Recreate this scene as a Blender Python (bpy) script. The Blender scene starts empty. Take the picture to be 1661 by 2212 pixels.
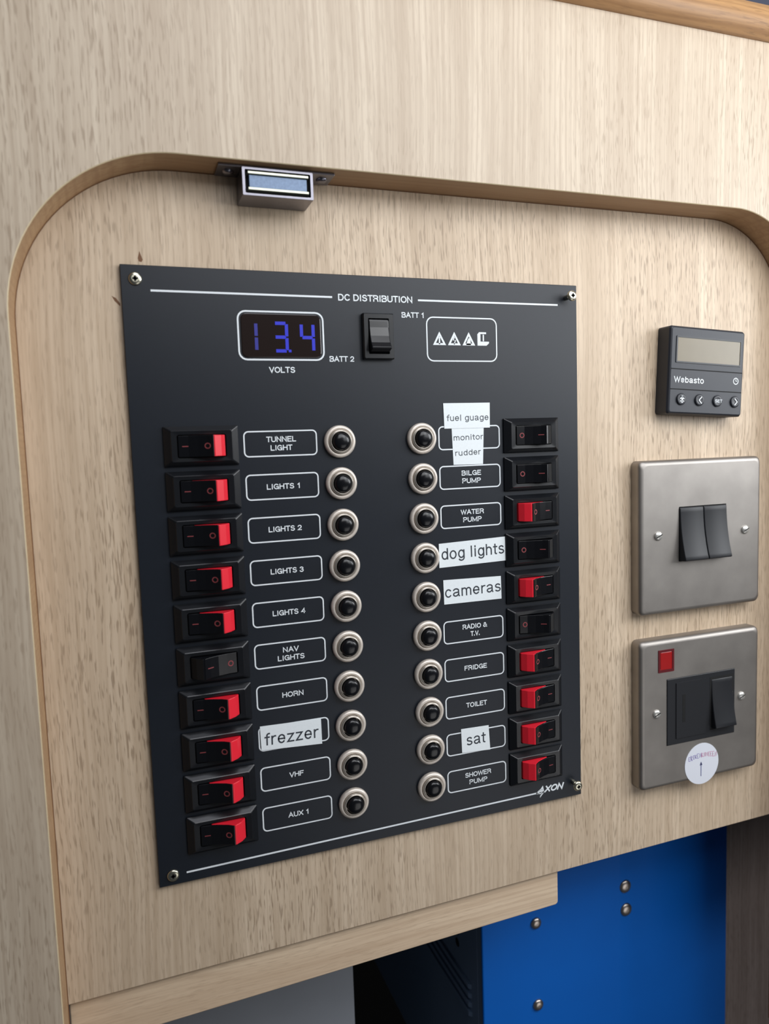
import bpy, bmesh, math, random
from mathutils import Vector, Matrix
random.seed(7)
SC = bpy.context.scene
COL = SC.collection
MM = 0.001
OZ = 1400.0            # height of the panel's top edge above the cabin sole, in mm


def W(x, y, z):
    """millimetres measured from the panel's top left corner -> metres"""
    return Vector((x * MM, y * MM, (z + OZ) * MM))


# ------------------------------------------------------------------ camera
cam_d = bpy.data.cameras.new('camera')
cam = bpy.data.objects.new('camera', cam_d)
COL.objects.link(cam)
right = Vector((0.9406, -0.337856, -0.03354))
down = Vector((-0.062064, -0.07398, -0.995327))
fwd = Vector((0.333796, 0.938286, -0.090555))
m = Matrix((right, -down, -fwd)).transposed().to_4x4()
m.translation = W(-4.67, -334.6, -79.53)
cam.matrix_world = m
cam_d.sensor_fit = 'HORIZONTAL'
cam_d.sensor_width = 36.0
cam_d.lens = 1586.6 / 1661.0 * 36.0
cam_d.clip_start = 0.01
cam_d.dof.use_dof = True
cam_d.dof.focus_distance = 0.375
cam_d.dof.aperture_fstop = 12.0
SC.camera = cam

# ------------------------------------------------------------------ light
world = bpy.data.worlds.new('world')
SC.world = world
world.use_nodes = True
bgn = world.node_tree.nodes['Background']
bgn.inputs['Color'].default_value = (0.85, 0.92, 1.0, 1)
bgn.inputs['Strength'].default_value = 0.05


def area(name, loc, target, sx, sy, power, color):
    d = bpy.data.lights.new(name, 'AREA')
    d.shape = 'RECTANGLE'
    d.size = sx
    d.size_y = sy
    d.energy = power
    d.color = color
    o = bpy.data.objects.new(name, d)
    COL.objects.link(o)
    o.location = loc
    o.rotation_euler = (Vector(target) - Vector(loc)).to_track_quat('-Z', 'Y').to_euler()
    return o


area('upper_fill_light', W(230, -430, 260), W(250, 0, 50), 0.45, 0.30, 1.6, (0.97, 0.98, 1.0))  # added fill from above, power fitted to the wood's brightness
area('skylight', W(200, -500, 900), W(200, 0, 0), 0.60, 0.40, 2.55, (0.96, 0.98, 1.06))
area('right_fill_light', W(750, -300, 50), W(300, 0, -50), 0.30, 0.30, 2.2, (0.95, 0.975, 1.0))  # added fill from the right, fitted to the board's tones
area('board_fill_light', W(450, -380, 120), W(350, 0, -20), 0.35, 0.35, 1.05, (0.95, 0.975, 1.0))  # added fill that lifts the right of the board, no doorway known
area('low_fill_light', W(500, -700, -640), W(330, 50, -420), 0.5, 0.5, 0.9, (1.0, 0.98, 0.97))  # added fill aimed into the lower compartment, no lamp known there
SC.view_settings.view_transform = 'Standard'
SC.view_settings.look = 'None'
SC.view_settings.exposure = 0.0
SC.view_settings.gamma = 1.0
SC.view_settings.use_curve_mapping = False


# ------------------------------------------------------------------ materials
def lin(c):
    c = c / 255.0
    return c / 12.92 if c <= 0.04045 else ((c + 0.055) / 1.055) ** 2.4


def rgb(r, g, b):
    return (lin(r), lin(g), lin(b), 1)


def mat(name, col, rough=0.5, metal=0.0, spec=0.5, noise=0.0, nscale=400.0, emit=None, estr=0.0, coat=0.0, bump=0.0, bscale=2000.0):
    m = bpy.data.materials.new(name)
    m.use_nodes = True
    nt = m.node_tree
    b = nt.nodes['Principled BSDF']
    b.inputs['Base Color'].default_value = col
    b.inputs['Roughness'].default_value = rough
    b.inputs['Metallic'].default_value = metal
    b.inputs['Specular IOR Level'].default_value = spec
    b.inputs['Coat Weight'].default_value = coat
    if emit:
        b.inputs['Emission Color'].default_value = emit
        b.inputs['Emission Strength'].default_value = estr
    if noise or bump:
        tc = nt.nodes.new('ShaderNodeTexCoord')
    if noise:
        n = nt.nodes.new('ShaderNodeTexNoise')
        n.inputs['Scale'].default_value = nscale
        n.inputs['Detail'].default_value = 4
        nt.links.new(tc.outputs['Object'], n.inputs['Vector'])
        mr = nt.nodes.new('ShaderNodeMapRange')
        mr.inputs['From Min'].default_value = 0.3
        mr.inputs['From Max'].default_value = 0.7
        mr.inputs['To Min'].default_value = 1 - noise
        mr.inputs['To Max'].default_value = 1 + noise
        nt.links.new(n.outputs['Fac'], mr.inputs['Value'])
        mx = nt.nodes.new('ShaderNodeVectorMath')
        mx.operation = 'SCALE'
        mx.inputs[0].default_value = col[:3]
        nt.links.new(mr.outputs['Result'], mx.inputs['Scale'])
        nt.links.new(mx.outputs['Vector'], b.inputs['Base Color'])
    if bump:
        n2 = nt.nodes.new('ShaderNodeTexNoise')
        n2.inputs['Scale'].default_value = bscale
        n2.inputs['Detail'].default_value = 3
        nt.links.new(tc.outputs['Object'], n2.inputs['Vector'])
        bp = nt.nodes.new('ShaderNodeBump')
        bp.inputs['Strength'].default_value = bump
        bp.inputs['Distance'].default_value = 0.0002
        nt.links.new(n2.outputs['Fac'], bp.inputs['Height'])
        nt.links.new(bp.outputs['Normal'], b.inputs['Normal'])
    return m


def wood(name, light, dark, fleck, axis='Z', fl=0.55, rough=0.45, seed=0.0, contrast=1.0, cathedral=0.14):
    """straight grained veneer: soft stripes, long fine lines and short dark pores along `axis`"""
    m = bpy.data.materials.new(name)
    m.use_nodes = True
    nt = m.node_tree
    N = nt.nodes.new
    L = nt.links.new
    b = nt.nodes['Principled BSDF']
    b.inputs['Roughness'].default_value = rough
    tc = N('ShaderNodeTexCoord')
    warp = N('ShaderNodeTexNoise')
    warp.inputs['Scale'].default_value = 9.0
    warp.inputs['Detail'].default_value = 1
    L(tc.outputs['Object'], warp.inputs['Vector'])
    wsub = N('ShaderNodeVectorMath')
    wsub.operation = 'SUBTRACT'
    wsub.inputs[1].default_value = (0.5, 0.5, 0.5)
    L(warp.outputs['Color'], wsub.inputs[0])
    wsc = N('ShaderNodeVectorMath')
    wsc.operation = 'SCALE'
    wsc.inputs['Scale'].default_value = 0.007
    L(wsub.outputs['Vector'], wsc.inputs[0])
    wadd = N('ShaderNodeVectorMath')
    L(tc.outputs['Object'], wadd.inputs[0])
    L(wsc.outputs['Vector'], wadd.inputs[1])

    def mapped(across, along, off=0.0):
        mp = N('ShaderNodeMapping')
        s = [across, across, across]
        s['XYZ'.index(axis)] = along
        mp.inputs['Scale'].default_value = s
        mp.inputs['Location'].default_value = (seed + off, seed * 1.7 + off, seed * 0.6)
        L(wadd.outputs['Vector'], mp.inputs['Vector'])
        return mp.outputs['Vector']

    def noise(vec, detail=2, rgh=0.5):
        n = N('ShaderNodeTexNoise')
        n.inputs['Scale'].default_value = 1.0
        n.inputs['Detail'].default_value = detail
        n.inputs['Roughness'].default_value = rgh
        L(vec, n.inputs['Vector'])
        return n.outputs['Fac']

    def rng(v, a, bb, c, d):
        r = N('ShaderNodeMapRange')
        for k, x in zip(('From Min', 'From Max', 'To Min', 'To Max'), (a, bb, c, d)):
            r.inputs[k].default_value = x
        L(v, r.inputs['Value'])
        return r.outputs['Result']

    def mix(f, a, c):
        x = N('ShaderNodeMix')
        x.data_type = 'RGBA'
        L(f, x.inputs[0])
        for sock, v in ((x.inputs[6], a), (x.inputs[7], c)):
            if isinstance(v, tuple):
                sock.default_value = v
            else:
                L(v, sock)
        return x.outputs[2]

    broad = rng(noise(mapped(70, 2.2), 3), 0.35, 0.68, 0, 0.6 * contrast)
    col = mix(broad, light, dark)
    fine = rng(noise(mapped(480, 7, 3.1), 2, 0.6), 0.44, 0.64, 0, 0.6 * contrast)
    col = mix(fine, col, dark)
    pores = rng(noise(mapped(1350, 125, 7.7), 1), 0.555, 0.67, 0, fl)
    patch = rng(noise(mapped(11, 5, 5.5), 1), 0.36, 0.60, 0.35, 1.15)
    pm = N('ShaderNodeMath')
    pm.operation = 'MULTIPLY'
    L(pores, pm.inputs[0])
    L(patch, pm.inputs[1])
    pores = pm.outputs[0]
    # close, nearly regular growth lines
    gl = N('ShaderNodeTexWave')
    gl.wave_type = 'BANDS'
    gl.bands_direction = 'Z' if axis == 'X' else 'X'
    gl.inputs['Scale'].default_value = 1.0
    gl.inputs['Distortion'].default_value = 3.2
    gl.inputs['Detail'].default_value = 2
    gl.inputs['Detail Scale'].default_value = 0.25
    L(mapped(112, 2.5, 2.3), gl.inputs['Vector'])
    col = mix(rng(gl.outputs['Fac'], 0.55, 1.0, 0, 0.42), col, dark)
    col = mix(pores, col, fleck)
    # faint cathedral arches wandering through the straight grain
    wv = N('ShaderNodeTexWave')
    wv.wave_type = 'BANDS'
    wv.bands_direction = 'DIAGONAL'
    wv.inputs['Scale'].default_value = 1.0
    wv.inputs['Distortion'].default_value = 5.0
    wv.inputs['Detail'].default_value = 2
    wv.inputs['Detail Scale'].default_value = 0.6
    L(mapped(22, 9, 1.3), wv.inputs['Vector'])
    arches = rng(wv.outputs['Fac'], 0.75, 1.0, 0, cathedral)
    col = mix(arches, col, dark)
    L(col, b.inputs['Base Color'])
    bp = N('ShaderNodeBump')
    bp.inputs['Strength'].default_value = 0.08
    bp.inputs['Distance'].default_value = 0.0001
    bp.invert = True
    L(pores, bp.inputs['Height'])
    L(bp.outputs['Normal'], b.inputs['Normal'])
    return m


M_WOOD = wood('oak_veneer', rgb(214, 198, 176), rgb(186, 167, 145), rgb(146, 124, 102), fl=0.45)
M_WOOD2 = wood('oak_veneer_recess', rgb(222, 201, 175), rgb(192, 169, 142), rgb(140, 117, 94), fl=0.55, seed=4.2)
M_EDGE = wood('oak_lipping', rgb(186, 154, 116), rgb(160, 124, 90), rgb(130, 96, 68), axis='X', fl=0.15)
M_ARRIS = mat('pale_arris', rgb(214, 196, 160), 0.5, noise=0.05)
M_BATTEN = wood('batten_oak', rgb(236, 212, 182), rgb(208, 180, 150), rgb(168, 140, 112), axis='X', fl=0.2, seed=9.0)
M_RAIL = wood('rail_oak', rgb(184, 142, 96), rgb(140, 102, 66), rgb(98, 70, 46), axis='X', fl=0.5, rough=0.5, seed=2.0)
M_DWOOD = wood('bulkhead_oak', rgb(172, 156, 150), rgb(134, 118, 110), rgb(94, 80, 74), seed=12.0)
M_PANEL = mat('panel_black', rgb(17, 24, 34), 0.42, noise=0.05, spec=0.5, bump=0.08, bscale=2500)
M_PRINT = mat('white_print', rgb(236, 242, 246), 0.6)
M_BLACK = mat('black_plastic', rgb(20, 22, 26), 0.27, spec=0.5)
M_BLACK2 = mat('black_switch_plastic', rgb(24, 26, 31), 0.48, spec=0.5)
M_ROCK = mat('black_rocker', rgb(14, 15, 19), 0.22, spec=0.5)
M_DEEP = mat('black_gap', rgb(6, 6, 7), 0.8)
M_RED = mat('red_flag', rgb(236, 38, 56), 0.35, spec=0.5)
M_REDINK = mat('red_ink', rgb(140, 62, 66), 0.6)
M_NICKEL = mat('nickel_ring', rgb(226, 216, 205), 0.42, metal=0.4, noise=0.08, nscale=700)
M_NICKEL2 = mat('nickel_ring_thread', rgb(186, 178, 168), 0.28, metal=0.75)
M_STEEL = mat('brushed_steel', rgb(161, 156, 151), 0.5, metal=1.0, noise=0.10, nscale=60)
M_CHROME = mat('chrome', rgb(130, 129, 138), 0.30, metal=1.0, noise=0.05, nscale=500)
M_ZINC = mat('zinc_screw', rgb(214, 210, 190), 0.26, metal=1.0)
M_SCREW = mat('nickel_screw', rgb(222, 220, 214), 0.3, metal=0.7)
M_TAPE = mat('white_tape', rgb(240, 247, 250), 0.45, noise=0.02, nscale=900)
M_INK = mat('grey_ink', rgb(52, 58, 66), 0.6)
M_INK2 = mat('light_grey_ink', rgb(74, 80, 88), 0.6)
M_LENS = mat('dark_display_lens', rgb(38, 30, 28), 0.12, spec=0.5)
M_LED = mat('blue_led', rgb(20, 24, 120), 0.5, emit=rgb(30, 42, 210), estr=0.6)
M_LED2 = mat('blue_led_dim', rgb(30, 30, 90), 0.5, emit=rgb(40, 46, 190), estr=0.3)
M_CTRL = mat('charcoal_plastic', rgb(34, 38, 47), 0.45, bump=0.05)
M_CTRL2 = mat('charcoal_button', rgb(32, 35, 42), 0.4)
M_LCD = mat('lcd_glass', rgb(116, 105, 82), 0.25, noise=0.03, nscale=100)
M_NEON = mat('red_neon_lens', rgb(158, 18, 20), 0.3)
M_NEON2 = mat('red_neon_frame', rgb(92, 18, 26), 0.35)
M_STICK = mat('white_sticker', rgb(226, 229, 238), 0.5)
M_PEN = mat('purple_pen', rgb(138, 124, 190), 0.6)
M_PEN2 = mat('pink_pen', rgb(206, 138, 172), 0.6)
M_PEN3 = mat('dark_pen', rgb(100, 104, 150), 0.6)
M_BLUE = mat('blue_enamel', rgb(0, 104, 205), 0.5, spec=0.2, noise=0.02, nscale=40)
M_NAVY = mat('dark_navy_panel', rgb(112, 136, 168), 0.45)
M_RIVET = mat('rivet_steel', rgb(190, 180, 172), 0.3, metal=1.0)
M_PALE = mat('pale_grey_panel', rgb(160, 165, 174), 0.35, noise=0.03, nscale=30)
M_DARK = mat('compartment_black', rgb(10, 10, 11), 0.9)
M_TOP = mat('dark_blue_grey', rgb(52, 56, 72), 0.4)
M_MAG = mat('magnet_steel', rgb(112, 130, 156), 0.42, metal=0.4, noise=0.12, nscale=900)
M_GREENISH = mat('catch_pole_edge', rgb(190, 192, 176), 0.35, metal=0.8)
M_STAIN = mat('brown_stain', rgb(120, 82, 54), 0.6)


# ------------------------------------------------------------------ mesh helpers (all in mm)
class MB:
    def __init__(s):
        s.v, s.f, s.mi, s.sm = [], [], [], []

    def add(s, vs, fs, mi=0, smooth=False):
        b = len(s.v)
        s.v += [tuple(v) for v in vs]
        for f in fs:
            s.f.append([b + i for i in f])
            s.mi.append(mi)
            s.sm.append(smooth)

    def box(s, x0, x1, y0, y1, z0, z1, mi=0):
        s.add([(x, y, z) for x in (x0, x1) for y in (y0, y1) for z in (z0, z1)],
              [(0, 1, 3, 2), (4, 6, 7, 5), (0, 4, 5, 1), (2, 3, 7, 6), (0, 2, 6, 4), (1, 5, 7, 3)], mi)

    def loft(s, rings, cap0=False, cap1=False, mi=0, smooth=False, closed=True):
        n = len(rings[0])
        vs = [p for r in rings for p in r]
        fs = []
        for k in range(len(rings) - 1):
            for i in range(n if closed else n - 1):
                j = (i + 1) % n
                fs.append((k * n + i, k * n + j, (k + 1) * n + j, (k + 1) * n + i))
        s.add(vs, fs, mi, smooth)
        b = len(s.v) - len(vs)
        for flag, st in ((cap0, 0), (cap1, (len(rings) - 1) * n)):
            if flag:
                s.f.append([b + st + i for i in range(n)])
                s.mi.append(mi)
                s.sm.append(False)

    def lathe(s, prof, cx=0, cz=0, n=40, mi=0, smooth=True, cap=True):
        """profile (radius, y) turned about the Y axis"""
        rings = [[(cx + r * math.cos(2 * math.pi * i / n), y, cz + r * math.sin(2 * math.pi * i / n)) for i in range(n)] for r, y in prof]
        s.loft(rings, False, cap, mi, smooth)

    def prism(s, poly, z0, z1, mi=0):
        """polygon in (x, y) extruded along z"""
        n = len(poly)
        s.add([(x, y, z0) for x, y in poly] + [(x, y, z1) for x, y in poly],
              [tuple(range(n)), tuple(range(2 * n - 1, n - 1, -1))] + [(i, (i + 1) % n, n + (i + 1) % n, n + i) for i in range(n)], mi)

    def tri_outline(s, pts, w, y, mi=0):
        """closed flat outline of thickness w through pts (x,z)"""
        c = Vector((sum(p[0] for p in pts) / len(pts), sum(p[1] for p in pts) / len(pts)))
        inner = []
        n = len(pts)
        for i in range(n):
            a, b, d = Vector(pts[i - 1]), Vector(pts[i]), Vector(pts[(i + 1) % n])
            e1, e2 = (b - a).normalized(), (d - b).normalized()
            n1, n2 = Vector((-e1.y, e1.x)), Vector((-e2.y, e2.x))
            if n1.dot(c - b) < 0:
                n1 = -n1
            if n2.dot(c - b) < 0:
                n2 = -n2
            t = (n1 + n2)
            inner.append(b + t * (w / max(0.2, 1 + n1.dot(n2))))
        s.loft([[(p[0], y, p[1]) for p in pts], [(p.x, y, p.y) for p in inner]], mi=mi)

    def stroke(s, pts, w, y, mi=0):
        """flat ribbon of width w through the points (x,z)"""
        L, R = [], []
        n = len(pts)
        for i, p in enumerate(pts):
            a = Vector(pts[max(0, i - 1)])
            b = Vector(pts[min(n - 1, i + 1)])
            t = (b - a).normalized()
            q = Vector((-t.y, t.x)) * w / 2
            L.append((p[0] + q.x, y, p[1] + q.y))
            R.append((p[0] - q.x, y, p[1] - q.y))
        s.add(L + R, [(i, i + 1, n + i + 1, n + i) for i in range(n - 1)], mi)

    def pen(s, pts, w, y, mi=0):
        """ribbon with mitred corners and square ends"""
        P = [Vector(p) for p in pts]
        P = [p for i, p in enumerate(P) if i == 0 or (p - P[i - 1]).length > 1e-5]
        if len(P) < 2:
            return
        shut = (P[0] - P[-1]).length < 1e-4
        if shut:
            P.pop()
        n = len(P)
        L, R = [], []
        for i in range(n):
            a = P[i - 1] if (i or shut) else None
            c = P[(i + 1) % n] if (i < n - 1 or shut) else None
            e1 = (P[i] - a).normalized() if a is not None else (c - P[i]).normalized()
            e2 = (c - P[i]).normalized() if c is not None else e1
            n1, n2 = Vector((-e1.y, e1.x)), Vector((-e2.y, e2.x))
            q = (n1 + n2)
            if q.length < 1e-4:
                q = n1
            q = q.normalized()
            q *= w / 2 / max(0.45, q.dot(n1))
            p = Vector(P[i])
            if not shut and i == 0:
                p -= e2 * w * 0.42
            if not shut and i == n - 1:
                p += e1 * w * 0.42
            L.append((p.x + q.x, y, p.y + q.y))
            R.append((p.x - q.x, y, p.y - q.y))
        fs = [(i, i + 1, n + i + 1, n + i) for i in range(n - 1)]
        if shut:
            fs.append((n - 1, 0, n, 2 * n - 1))
        s.add(L + R, fs, mi)

    def rot_y(s, cx, cz, deg):
        """turn everything about the Y axis through (cx,cz); positive = clockwise as seen by the viewer"""
        a = math.radians(deg)
        c, q = math.cos(a), math.sin(a)
        s.v = [(cx + (x - cx) * c + (z - cz) * q, y, cz - (x - cx) * q + (z - cz) * c) for x, y, z in s.v]

    def mirror_x(s, cx):
        s.v = [(2 * cx - x, y, z) for x, y, z in s.v]

    def build(s, name, mats, parent=None, origin=None, bevel=0.0, segs=2, fix=True):
        if origin is None:
            origin = (0, 0, 0)
        me = bpy.data.meshes.new(name)
        ox, oy, oz = origin
        me.from_pydata([((x - ox) * MM, (y - oy) * MM, (z - oz) * MM) for x, y, z in s.v], [], s.f)
        if not isinstance(mats, (list, tuple)):
            mats = [mats]
        for mm_ in mats:
            me.materials.append(mm_)
        me.polygons.foreach_set('material_index', s.mi)
        me.polygons.foreach_set('use_smooth', s.sm)
        me.update()
        if fix:
            bm = bmesh.new()
            bm.from_mesh(me)
            bmesh.ops.remove_doubles(bm, verts=bm.verts, dist=1e-7)
            bmesh.ops.recalc_face_normals(bm, faces=bm.faces)
            if bevel:
                es = [e for e in bm.edges if len(e.link_faces) == 2 and e.calc_face_angle(0) > math.radians(28)]
                bmesh.ops.bevel(bm, geom=es, offset=bevel * MM, segments=segs, profile=0.5, affect='EDGES', clamp_overlap=True)
            bm.to_mesh(me)
            bm.free()
        o = bpy.data.objects.new(name, me)
        COL.objects.link(o)
        wo = W(ox, oy, oz)
        if parent is not None:
            o.parent = parent
            o.location = wo - world_of(parent)
        else:
            o.location = wo
        return o


def world_of(o):
    v = Vector(o.location)
    while o.parent:
        o = o.parent
        v += Vector(o.location)
    return v


def empty(name, x, y, z, label, cat, group=None):
    o = bpy.data.objects.new(name, None)
    o.empty_display_size = 0.01
    COL.objects.link(o)
    o.location = W(x, y, z)
    return tag(o, label, cat, group)


def tag(o, label=None, cat=None, group=None, kind=None):
    if label:
        o['label'] = label
    if cat:
        o['category'] = cat
    if group:
        o['group'] = group
    if kind:
        o['kind'] = kind
    return o


def rrect(cx, cz, w, h, r, y, n=5):
    pts = []
    for qx, qz, a0 in ((1, 1, 0), (-1, 1, 90), (-1, -1, 180), (1, -1, 270)):
        for i in range(n + 1):
            a = math.radians(a0 + 90 * i / n)
            pts.append((cx + qx * (w / 2 - r) + r * math.cos(a), y, cz + qz * (h / 2 - r) + r * math.sin(a)))
    return pts


def rect_line(mb, cx, cz, w, h, r, t, y, mi=0):
    mb.loft([rrect(cx, cz, w, h, r, y), rrect(cx, cz, w - 2 * t, h - 2 * t, max(0.05, r - t), y)], mi=mi)


def arc(cx, cy, rx, ry, a0, a1, n=9):
    return [(cx + rx * math.cos(math.radians(a0 + (a1 - a0) * i / n)), cy + ry * math.sin(math.radians(a0 + (a1 - a0) * i / n))) for i in range(n + 1)]


# plain sans lettering drawn as strokes: cap height 1, x-height .72, baseline 0 -> (advance, strokes)
G = {
    'A': (.80, [[(.03, 0), (.40, 1), (.77, 0)], [(.17, .33), (.63, .33)]]),
    'B': (.74, [[(.06, 0), (.06, 1), (.40, 1)] + arc(.42, .765, .24, .235, 90, -90) + [(.06, .53)], [(.42, .53)] + arc(.44, .265, .27, .265, 90, -90) + [(.06, 0)]]),
    'C': (.78, [arc(.41, .5, .36, .5, 40, 320, 16)]),
    'D': (.78, [[(.06, 0), (.06, 1), (.36, 1)] + arc(.36, .5, .36, .5, 90, -90, 12) + [(.06, 0)]]),
    'E': (.68, [[(.62, 1), (.06, 1), (.06, 0), (.64, 0)], [(.06, .53), (.56, .53)]]),
    'F': (.64, [[(.60, 1), (.06, 1), (.06, 0)], [(.06, .53), (.52, .53)]]),
    'G': (.82, [arc(.42, .5, .37, .5, 42, 335, 16) + [(.76, .46), (.45, .46)], [(.76, .46), (.76, 0)]]),
    'H': (.76, [[(.06, 0), (.06, 1)], [(.70, 0), (.70, 1)], [(.06, .53), (.70, .53)]]),
    'I': (.24, [[(.12, 0), (.12, 1)]]),
    'L': (.62, [[(.06, 1), (.06, 0), (.58, 0)]]),
    'M': (.88, [[(.06, 0), (.06, 1), (.44, .12), (.82, 1), (.82, 0)]]),
    'N': (.78, [[(.06, 0), (.06, 1), (.70, 0), (.70, 1)]]),
    'O': (.84, [arc(.42, .5, .38, .5, 0, 360, 22)]),
    'P': (.70, [[(.06, 0), (.06, 1), (.38, 1)] + arc(.40, .74, .26, .26, 90, -90) + [(.06, .48)]]),
    'R': (.76, [[(.06, 0), (.06, 1), (.40, 1)] + arc(.42, .75, .26, .25, 90, -90) + [(.06, .5)], [(.42, .5), (.62, .38), (.70, 0)]]),
    'S': (.72, [arc(.36, .75, .27, .25, 25, 230, 10) + arc(.36, .26, .30, .26, 75, -155, 12)]),
    'T': (.66, [[(.01, 1), (.65, 1)], [(.33, 1), (.33, 0)]]),
    'U': (.76, [[(.06, 1), (.06, .32)] + arc(.38, .32, .32, .32, 180, 360, 12) + [(.70, 1)]]),
    'V': (.72, [[(.02, 1), (.36, 0), (.70, 1)]]),
    'W': (1.04, [[(.02, 1), (.27, 0), (.52, .95), (.77, 0), (1.02, 1)]]),
    'X': (.74, [[(.03, 0), (.71, 1)], [(.03, 1), (.71, 0)]]),
    '&': (.82, [[(.78, 0), (.24, .68)] + arc(.38, .80, .17, .19, 215, -30, 8) + [(.14, .40)] + arc(.33, .25, .26, .25, 140, 330, 10) + [(.74, .48)]]),
    '.': (.26, [[(.13, 0), (.13, .12)]]),
    '-': (.5, [[(.05, .42), (.45, .42)]]),
    '1': (.60, [[(.12, .76), (.34, .98), (.34, 0)]]),
    '2': (.66, [arc(.33, .70, .27, .29, 170, -35, 10) + [(.06, .03), (.62, .03)]]),
    '3': (.66, [arc(.32, .755, .25, .235, 160, -90, 10), arc(.32, .265, .28, .265, 90, -165, 12)]),
    '4': (.68, [[(.50, 0), (.50, .97), (.05, .28), (.66, .28)]]),
    'a': (.62, [arc(.28, .54, .23, .19, 160, 15, 8) + [(.51, .12), (.56, 0)], [(.51, .40), (.24, .35)] + arc(.25, .18, .20, .18, 100, 330, 10) + [(.51, .24)]]),
    'b': (.64, [[(.07, 1), (.07, 0)], arc(.32, .36, .25, .36, 0, 360, 16)]),
    'c': (.58, [arc(.31, .36, .25, .37, 42, 318, 14)]),
    'd': (.64, [[(.57, 1), (.57, 0)], arc(.32, .36, .25, .36, 0, 360, 16)]),
    'e': (.62, [[(.06, .38), (.56, .38)] + arc(.31, .37, .25, .36, 0, 318, 16)]),
    'f': (.36, [arc(.34, .84, .17, .17, 80, 180, 6) + [(.17, 0)], [(.02, .68), (.34, .68)]]),
    'g': (.64, [[(.57, .72), (.57, -.02)] + arc(.32, -.02, .25, .25, 0, -145, 10), arc(.32, .36, .25, .36, 0, 360, 16)]),
    'h': (.62, [[(.07, 1), (.07, 0)], [(.07, .42)] + arc(.30, .44, .23, .28, 150, 0, 8) + [(.53, 0)]]),
    'i': (.22, [[(.11, .72), (.11, 0)], [(.11, .90), (.11, 1.0)]]),
    'l': (.22, [[(.11, 1), (.11, 0)]]),
    'm': (.92, [[(.07, .72), (.07, 0)], arc(.27, .48, .20, .24, 170, 0, 8) + [(.47, 0)], arc(.66, .48, .19, .24, 170, 0, 8) + [(.85, 0)]]),
    'n': (.62, [[(.07, .72), (.07, 0)], arc(.30, .46, .23, .26, 165, 0, 8) + [(.53, 0)]]),
    'o': (.64, [arc(.32, .36, .27, .37, 0, 360, 18)]),
    'r': (.38, [[(.07, .72), (.07, 0)], arc(.31, .42, .24, .30, 165, 80, 5)]),
    's': (.56, [arc(.28, .54, .20, .18, 30, 225, 8) + arc(.28, .18, .22, .18, 70, -150, 10)]),
    't': (.34, [[(.15, .94), (.15, .12)] + arc(.26, .12, .11, .12, 180, 280, 5), [(.01, .70), (.32, .70)]]),
    'u': (.62, [[(.07, .72), (.07, .26)] + arc(.30, .26, .23, .26, 180, 345, 8), [(.53, .72), (.53, 0)]]),
    'z': (.56, [[(.05, .70), (.50, .70), (.05, .02), (.52, .02)]]),
}


def text_into(mb, s, cx, cz, height, y, width=None, bold=0.0, mi=0, shear=0.0, rot=0.0, full=False, gap=0.14):
    """lettering in the XZ plane; height = cap height, or the full box height if full; width stretches it to fit"""
    strokes, x = [], 0.0
    for ch in s:
        if ch == ' ':
            x += .40
            continue
        adv, st = G[ch]
        strokes += [[(x + px + shear * py, py) for px, py in q] for q in st]
        x += adv + gap
    P = [p for q in strokes for p in q]
    x0, x1 = min(p[0] for p in P), max(p[0] for p in P)
    y0, y1 = min(p[1] for p in P), max(p[1] for p in P)
    t = 0.11 + bold * 2.6
    sy = height / ((y1 - y0 + t) if full else (1 + t))
    ym = (y0 + y1) / 2 if full else 0.5
    sx = (width - t * sy) / (x1 - x0) if width else sy
    a = math.radians(rot)
    ca, sa = math.cos(a), math.sin(a)
    for k, q in enumerate(strokes):
        pts = [((px - (x0 + x1) / 2) * sx, (pz - ym) * sy) for px, pz in q]
        pts = [(cx + px * ca - pz * sa, cz + px * sa + pz * ca) for px, pz in pts]
        mb.pen(pts, t * sy, y - 0.0015 * (k % 7), mi)


# ================================================================== the setting
YB = 2.0        # face of the recessed board
YF = -17.0      # face of the front panel
OX0, OX1, OZT = -41.5, 366.0, 40.6
RL, RR = 66.0, 52.0


def opening():
    pts = [(OX0, -700.0)]
    for i in range(25):
        a = math.radians(180 - 90 * i / 24)
        pts.append((OX0 + RL + RL * math.cos(a), OZT - RL + RL * math.sin(a)))
    for i in range(21):
        a = math.radians(90 - 90 * i / 20)
        pts.append((OX1 - RR + RR * math.cos(a), OZT - RR + RR * math.sin(a)))
    pts.append((OX1, -455.0))     # unseen right leg cut short to let low light in and shade the top
    return pts


op = opening()
ZT = 127.6
outer = [(620.0, -455.0), (620.0, ZT + 8), (-330.0, ZT + 8), (-330.0, -700.0)]
loop = op + outer
b = MB()
AR = 0.35   # small rounded arris around the cut-out
n_op = len(op)


def off(pts, d):
    res = []
    for i, p in enumerate(pts):
        a = Vector(pts[max(0, i - 1)])
        c = Vector(pts[min(len(pts) - 1, i + 1)])
        t = (c - a).normalized()
        nrm = Vector((-t.y, t.x))
        res.append((p[0] + nrm.x * d, p[1] + nrm.y * d))
    return res


op2 = off(op, AR)
face = [(x, YF, z) for x, z in op2 + outer]
b.add(face, [tuple(range(len(face)))], 0)
b.loft([[(x, YF, z) for x, z in op2], [(x, YF + 0.16, z) for x, z in off(op, AR * 0.4)], [(x, YF + AR, z) for x, z in op]], mi=2, closed=False, smooth=True)
b.loft([[(x, YF + AR, z) for x, z in op], [(x, YB, z) for x, z in op]], mi=1, closed=False)
b.add([(x, YB, z) for x, z in loop], [tuple(range(len(loop)))], 0)
b.loft([[(x, YF, z) for x, z in outer], [(x, YB, z) for x, z in outer]], mi=1, closed=False)
o = b.build('wall_front', [M_WOOD, M_EDGE, M_ARRIS], fix=False)
tag(o, 'oak veneered front panel with a round cornered cut-out', kind='structure')

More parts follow.
